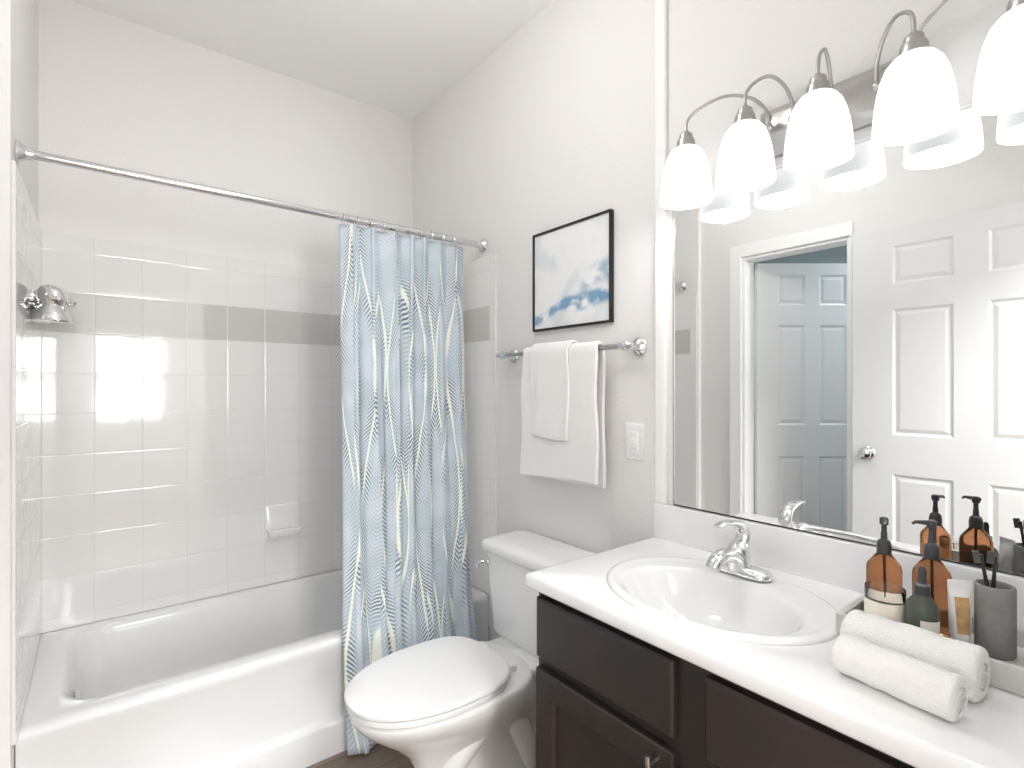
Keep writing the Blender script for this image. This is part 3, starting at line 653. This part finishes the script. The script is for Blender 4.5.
obj('index_dot', lathe(BM(), [(0.0003, 0), (0.0035, 0), (0.0030, 0.001), (0.0003, 0.0012)], (FX-.0240, FY, FZ+.050), (-1, 0, 0), 12), m_black, fa)
obj('lift_rod', tube(BM(), [(FX+.034, FY, FZ+.001), (FX+.034, FY, FZ+.045), (FX+.034, FY, FZ+.047), (FX+.034, FY, FZ+.056)], [0.0025, 0.0025, 0.005, 0.004], 10), m_chrome, fa)

# ------------------------------------------------------------------ mirror
mr = thing('wall_mirror', (0, 0.49, 0.955), 'large frameless wall mirror above the countertop', 'mirror')
obj('mirror_glass', box(BM(), -0.0022, -0.0006, 0.052, 0.932, 0.9485, 1.848), m_mirror, mr, smooth=False)
bm = BM(); box(bm, -0.0045, -0.0006, 0.052, 0.934, 0.9455, 0.9485, 0.0005, 1)
tag(obj('bottom_channel', bm, m_dark, mr), 'thin dark channel')
obj('side_channel', box(BM(), -0.005, -0.0006, 0.932, 0.9365, 0.9485, 1.848, 0.001, 1), m_nickel, mr)
bm = BM(); box(bm, -0.005, -0.0006, 0.052, 0.9365, 1.848, 1.855, 0.001, 1)
obj('top_channel', bm, m_trim, mr)

# ------------------------------------------------------------------ vanity light
vl = thing('vanity_light', (0, 0.495, 1.95), 'brushed nickel vanity light with five lit white glass shades above the mirror', 'light fixture')
YS = [0.828, 0.663, 0.496, 0.322, 0.165]; XS = -0.100
YP = [0.640, 0.580, 0.494, 0.405, 0.350]
bm = BM(); rg = []
for xx, i_ in ((-0.0005, 0), (-0.012, 0), (-0.022, 0.010), (-0.030, 0.022)): rg.append([(xx, p[0], p[1]) for p in rrect(0.325+i_, 0.668-i_, 1.878+i_, 1.998-i_, 0, 0.004, 2)])
loft(bm, rg); obj('back_plate', bm, m_nickel, vl, ang=30)
for ys, yp in zip(YS, YP):
    sgn = 1 if ys >= yp else -1; dy = ys-yp
    pth = smoothpath([(-0.028, yp, 1.950), (-0.034, yp, 1.985), (-0.046, yp+dy*.18, 2.030), (-0.064, yp+dy*.50, 2.056), (-0.085, yp+dy*.83, 2.043), (-0.098, yp+dy*.98, 2.018), (XS, ys, 1.985)], 7)
    am = obj('arm', tube(BM(), pth, 0.0042, 12), m_nickel, vl)
    obj('arm_rosette', lathe(BM(), [(0.001, 0), (0.013, 0), (0.011, 0.006), (0.006, 0.010), (0.001, 0.011)], (-0.026, yp, 1.948), (-1, 0, 0.3), 18), m_nickel, am)
    obj('socket_cap', lathe(BM(), [(0.001, 0.042), (0.007, 0.041), (0.009, 0.035), (0.016, 0.033), (0.018, 0.028), (0.0175, 0.020), (0.022, 0.018), (0.024, 0.011), (0.0235, 0.002), (0.027, 0.0), (0.027, -0.005), (0.001, -0.005)], (XS, ys, 1.948), (0, 0, 1), 28), m_nickel, vl)
    outer = [(0.026, 1.944), (0.036, 1.938), (0.047, 1.924), (0.055, 1.903), (0.061, 1.878), (0.065, 1.850), (0.0670, 1.828), (0.0680, 1.810), (0.0680, 1.799)]
    prof = [(r, z-1.792) for r, z in outer] + [(r-0.004, z-1.792+(0.002 if i == 0 else 0)) for i, (r, z) in enumerate(reversed(outer))]
    obj('glass_shade', lathe(BM(), prof, (XS, ys, 1.792), (0, 0, 1), 40, False, False), m_shade, vl, ang=60)
    obj('bulb', lathe(BM(), [(0.001, -.02), (0.012, -.018), (0.022, -.006), (0.025, 0.008), (0.022, 0.022), (0.013, 0.040), (0.012, 0.06), (0.001, 0.061)], (XS, ys, 1.865), (0, 0, 1), 20), m_shade, vl)
    ld = bpy.data.lights.new('bulb_light', 'POINT'); ld.energy = BULB_W; ld.shadow_soft_size = 0.03; ld.color = (1.0, 0.985, 0.96)
    lo_ = bpy.data.objects.new('bulb_light', ld); COL.objects.link(lo_); lo_.location = (XS, ys, 1.808)

# ------------------------------------------------------------------ tray and toiletries
TX0, TX1, TY0, TY1 = -0.280, -0.098, 0.062, 0.395
bm = BM()
loft(bm, [rrect(TX0+.002, TX1-.002, TY0+.002, TY1-.002, ZK+.0005, .004), rrect(TX0, TX1, TY0, TY1, ZK+.003, .004), rrect(TX0, TX1, TY0, TY1, ZK+.038, .004), rrect(TX0+.001, TX1-.001, TY0+.001, TY1-.001, ZK+.040, .004),
          rrect(TX0+.011, TX1-.011, TY0+.011, TY1-.011, ZK+.040, .003), rrect(TX0+.012, TX1-.012, TY0+.012, TY1-.012, ZK+.038, .003), rrect(TX0+.012, TX1-.012, TY0+.012, TY1-.012, ZK+.012, .003)])
tag(obj('tray', bm, m_tray, None, loc=((TX0+TX1)/2, (TY0+TY1)/2, ZK)), 'pale grey concrete tray holding toiletries on the countertop', 'tray')
Z0 = ZK+.0125
def pump_bottle(name, x, y, ang, label, hs=1.0):
    t = thing(name, (x, y, Z0), label, 'bottle', 'amber pump bottles on the tray')
    obj('glass_body', lathe(BM(), [(0.001, 0), (0.025, 0), (0.0280, 0.003), (0.0285, 0.008), (0.0285, 0.102*hs), (0.0265, 0.110*hs), (0.018, 0.122*hs), (0.0125, 0.129*hs), (0.0115, 0.134*hs), (0.001, 0.134*hs)], (x, y, Z0), n=36), m_amber, t, ang=50)
    zc = Z0+0.130*hs
    pm = obj('pump', lathe(BM(), [(0.001, 0), (0.0120, 0), (0.0125, 0.014), (0.0105, 0.024), (0.0055, 0.028), (0.0052, 0.040), (0.0045, 0.041), (0.0045, 0.054), (0.0072, 0.056), (0.0075, 0.066), (0.0055, 0.069), (0.001, 0.0695)], (x, y, zc), n=24), m_pump, t, ang=40)
    d = Vector((math.cos(ang), math.sin(ang), 0)); p = Vector((x, y, zc+0.064))
    obj('nozzle', tube(BM(), [p-d*.008, p+d*0.012, p+d*0.024, p+d*0.029-Vector((0, 0, .004))], [0.0045, 0.0042, 0.0030, 0.0024], 10), m_pump, pm)
    obj('dip_tube', tube(BM(), [(x, y, Z0+.134*hs), (x+.003, y, Z0+.08), (x+.008, y, Z0+.012)], 0.0022, 8), m_pump, t)
    return t
pump_bottle('pump_bottle', -0.172, 0.350, math.radians(-160), 'amber pump bottle standing behind the candle, leftmost on the tray', 0.98)
pump_bottle('pump_bottle', -0.168, 0.278, math.radians(118), 'amber pump bottle standing directly behind the small dark green bottle', 1.04)
# candle
x, y = -0.235, 0.330
t = thing('candle', (x, y, Z0), 'cream wax candle in a short clear glass on the tray', 'candle')
obj('glass_jar', lathe(BM(), [(0.001, 0), (0.029, 0), (0.031, 0.003), (0.031, 0.084), (0.0300, 0.0845), (0.0292, 0.083), (0.0288, 0.008), (0.001, 0.007)], (x, y, Z0), n=36), m_glass, t, ang=50)
obj('wax', lathe(BM(), [(0.001, 0.0050), (0.0305, 0.0050), (0.0314, 0.008), (0.0314, 0.063), (0.0295, 0.0662), (0.024, 0.0645), (0.008, 0.0625), (0.001, 0.0625)], (x, y, Z0), n=32), m_wax, t, ang=50)
obj('wick', tube(BM(), [(x, y, Z0+.062), (x+.001, y, Z0+.070), (x+.003, y, Z0+.075)], 0.0011, 6), m_black, t)
# small green dropper bottle
x, y = -0.240, 0.274
t = thing('dropper_bottle', (x, y, Z0), 'small dark green dropper bottle with a cream label on the tray', 'bottle')
obj('glass_body', lathe(BM(), [(0.001, 0), (0.021, 0), (0.024, 0.003), (0.024, 0.062), (0.021, 0.076), (0.011, 0.088), (0.009, 0.096), (0.001, 0.096)], (x, y, Z0), n=30), m_green, t, ang=50)
obj('cap', lathe(BM(), [(0.001, 0), (0.0115, 0), (0.0115, 0.016), (0.007, 0.019), (0.006, 0.030), (0.0065, 0.040), (0.004, 0.047), (0.001, 0.048)], (x, y, Z0+.090), n=22), m_pump, t, ang=40)
bm = BM(); va0 = math.radians(200); rg = []
for rr, in ((0.0243,), (0.0250,)):
    pass
n_ = 16; a0, a1 = math.radians(188), math.radians(262)
L_ = [[(x+r_*math.cos(a0+(a1-a0)*i/n_), y+r_*math.sin(a0+(a1-a0)*i/n_), Z0+z_) for i in range(n_+1)] for r_, z_ in ((.0243, .008), (.0250, .008), (.0250, .052), (.0243, .052), (.0243, .008))]
loft(bm, L_, False, False, False); obj('label', bm, m_label, t)
# squeeze tube standing on its cap
x, y = -0.200, 0.232; rz = math.radians(-52)
t = thing('squeeze_tube', (x, y, Z0), 'white squeeze tube with a tan label standing on the tray', 'tube')
rg = []; ux = Vector((math.cos(rz), math.sin(rz), 0)); uy = Vector((-math.sin(rz), math.cos(rz), 0)); c0 = Vector((x, y, Z0))
for h_, a_, b_ in ((.020, .012, .0115), (.026, .0145, .0135), (.050, .0158, .0125), (.080, .0170, .0085), (.100, .0180, .004), (.103, .0182, .0012), (.117, .0184, .0012)):
    rg.append([tuple(c0+ux*a_*math.cos(2*PI*k/28)+uy*b_*math.sin(2*PI*k/28)+Vector((0, 0, h_))) for k in range(28)])
obj('tube_body', loft(BM(), rg), m_tube, t, ang=60)
obj('cap', lathe(BM(), [(0.001, 0), (0.0125, 0), (0.0125, 0.019), (0.0115, 0.021), (0.001, 0.021)], (x, y, Z0), n=24), m_plastic, t)
rg = []
for h_, a_, b_ in ((.030, .0147, .0133), (.050, .0158, .0125), (.080, .0170, .0085), (.090, .0175, .0063)):
    rg.append([tuple(c0+ux*(a_+.0005)*math.cos(q)+uy*(b_+.0005)*math.sin(q)+Vector((0, 0, h_))) for q in [math.radians(-128+76*k/14) for k in range(15)]])
obj('label', loft(BM(), rg, False, False, False), m_tan, t)
# cup with toothbrushes
x, y = -0.172, 0.192
bm = BM(); lathe(bm, [(0.001, 0), (0.0245, 0), (0.0265, 0.003), (0.0265, 0.112), (0.0255, 0.115), (0.0225, 0.115), (0.021, 0.112), (0.021, 0.010), (0.001, 0.009)], (x, y, Z0), n=40)
tag(obj('toothbrush_cup', bm, m_conc, None, loc=(x, y, Z0), ang=50), 'rough dark grey concrete cup holding toothbrushes at the tray end', 'cup')
def brush(dx, dy, tx, ty, label, hgt):
    a_ = Vector((x+dx, y+dy, Z0+.012)); b_ = Vector((x+tx, y+ty, Z0+hgt))
    t = thing('toothbrush', tuple(a_), label, 'toothbrush', 'toothbrushes in the grey cup')
    d = (b_-a_).normalized()
    obj('handle', tube(BM(), [a_, a_+(b_-a_)*.3, a_+(b_-a_)*.6, a_+(b_-a_)*.82, b_], [.0035, .0042, .0035, .0026, .0032], 10), m_black, t)
    side = d.cross(Vector((0.3, -0.9, 0))).normalized(); fr = d.cross(side).normalized()
    bm = BM(); bmesh.ops.create_cube(bm, size=1.0)
    R_ = Matrix((( side.x, fr.x, d.x), (side.y, fr.y, d.y), (side.z, fr.z, d.z))).to_4x4()
    bm.transform(Matrix.Translation(b_-d*.004+fr*.006) @ R_ @ Matrix.Diagonal((.006, .009, .020, 1)))
    obj('bristle_head', bm, m_bristle, t, smooth=False)
    return t
brush(.006, -.005, -.007, .0170, 'black toothbrush leaning to the left rim of the grey cup', .162)
brush(-.006, .006, .003, .000, 'black toothbrush leaning to the right rim of the grey cup', .162)

# rolled towels -------------------------------------------------------
def rolled(name, a, b_, rad, label, seed, flap=0.0):
    a, b_ = Vector(a), Vector(b_); ax = (b_-a).normalized(); L = (b_-a).length
    side = ax.cross(Vector((0, 0, 1))).normalized(); up = Vector((0, 0, 1))
    bm = BM(); n = 72; m_ = 56; rings = []
    def ring(s, f):
        c_ = a+ax*(s*L); pts = []
        for k in range(n):
            th = 2*PI*k/n
            r = rad*f*(1+0.035*math.sin(2*th+seed+s*2)+0.012*math.sin(s*5+th+seed))
            spiral = 0.10*math.exp(-((((th-3.9) % (2*PI)))/0.55)) * f      # the loose outer edge of the roll
            r *= (1+spiral)
            zz = math.sin(th)*r; zz = max(zz, -rad*0.90)
            p = c_+side*math.cos(th)*r*1.04+up*zz
            nv = noise.noise(p*190+Vector((seed, 0, 0)))*0.0007+noise.noise(p*40)*0.0022
            pts.append(tuple(p+(side*math.cos(th)+up*math.sin(th))*nv))
        return pts
    ends = [(0.000, .52), (-0.004, .66), (-0.002, .80), (0.006, .92), (0.022, .985)]
    for s, f in ends: rings.append(ring(s, f))
    for i in range(1, m_): rings.append(ring(0.022+(1-0.044)*i/m_, 1.0))
    for s, f in reversed(ends): rings.append(ring(1-s, f))
    loft(bm, rings, False, False)
    # wound layers showing at both ends
    for s0, sg in ((0.004, -1), (0.996, 1)):
        layers = [(0.52, 0), (0.46, -.006), (0.42, .001), (0.36, .003), (0.30, -.006), (0.26, .001), (0.20, .003), (0.14, -.006), (0.08, .001), (0.02, .002)]
        loft(bm, [ring(s0+sg*h/L, f) for f, h in layers], False, True)
    o = obj(name, bm, m_towel, None, loc=tuple((a+b_)/2-Vector((0, 0, rad*.9))), ang=180)
    return tag(o, label, 'towel', 'rolled towels in front of the tray')
rolled('rolled_towel', (-0.405, 0.340, ZK+.0300), (-0.425, 0.186, ZK+.0300), 0.031, 'white rolled towel lying nearest the front edge of the countertop', 1.0)
rolled('rolled_towel', (-0.318, 0.357, ZK+.0348), (-0.336, 0.178, ZK+.0348), 0.037, 'white rolled towel lying against the tray, behind the other roll', 2.2)
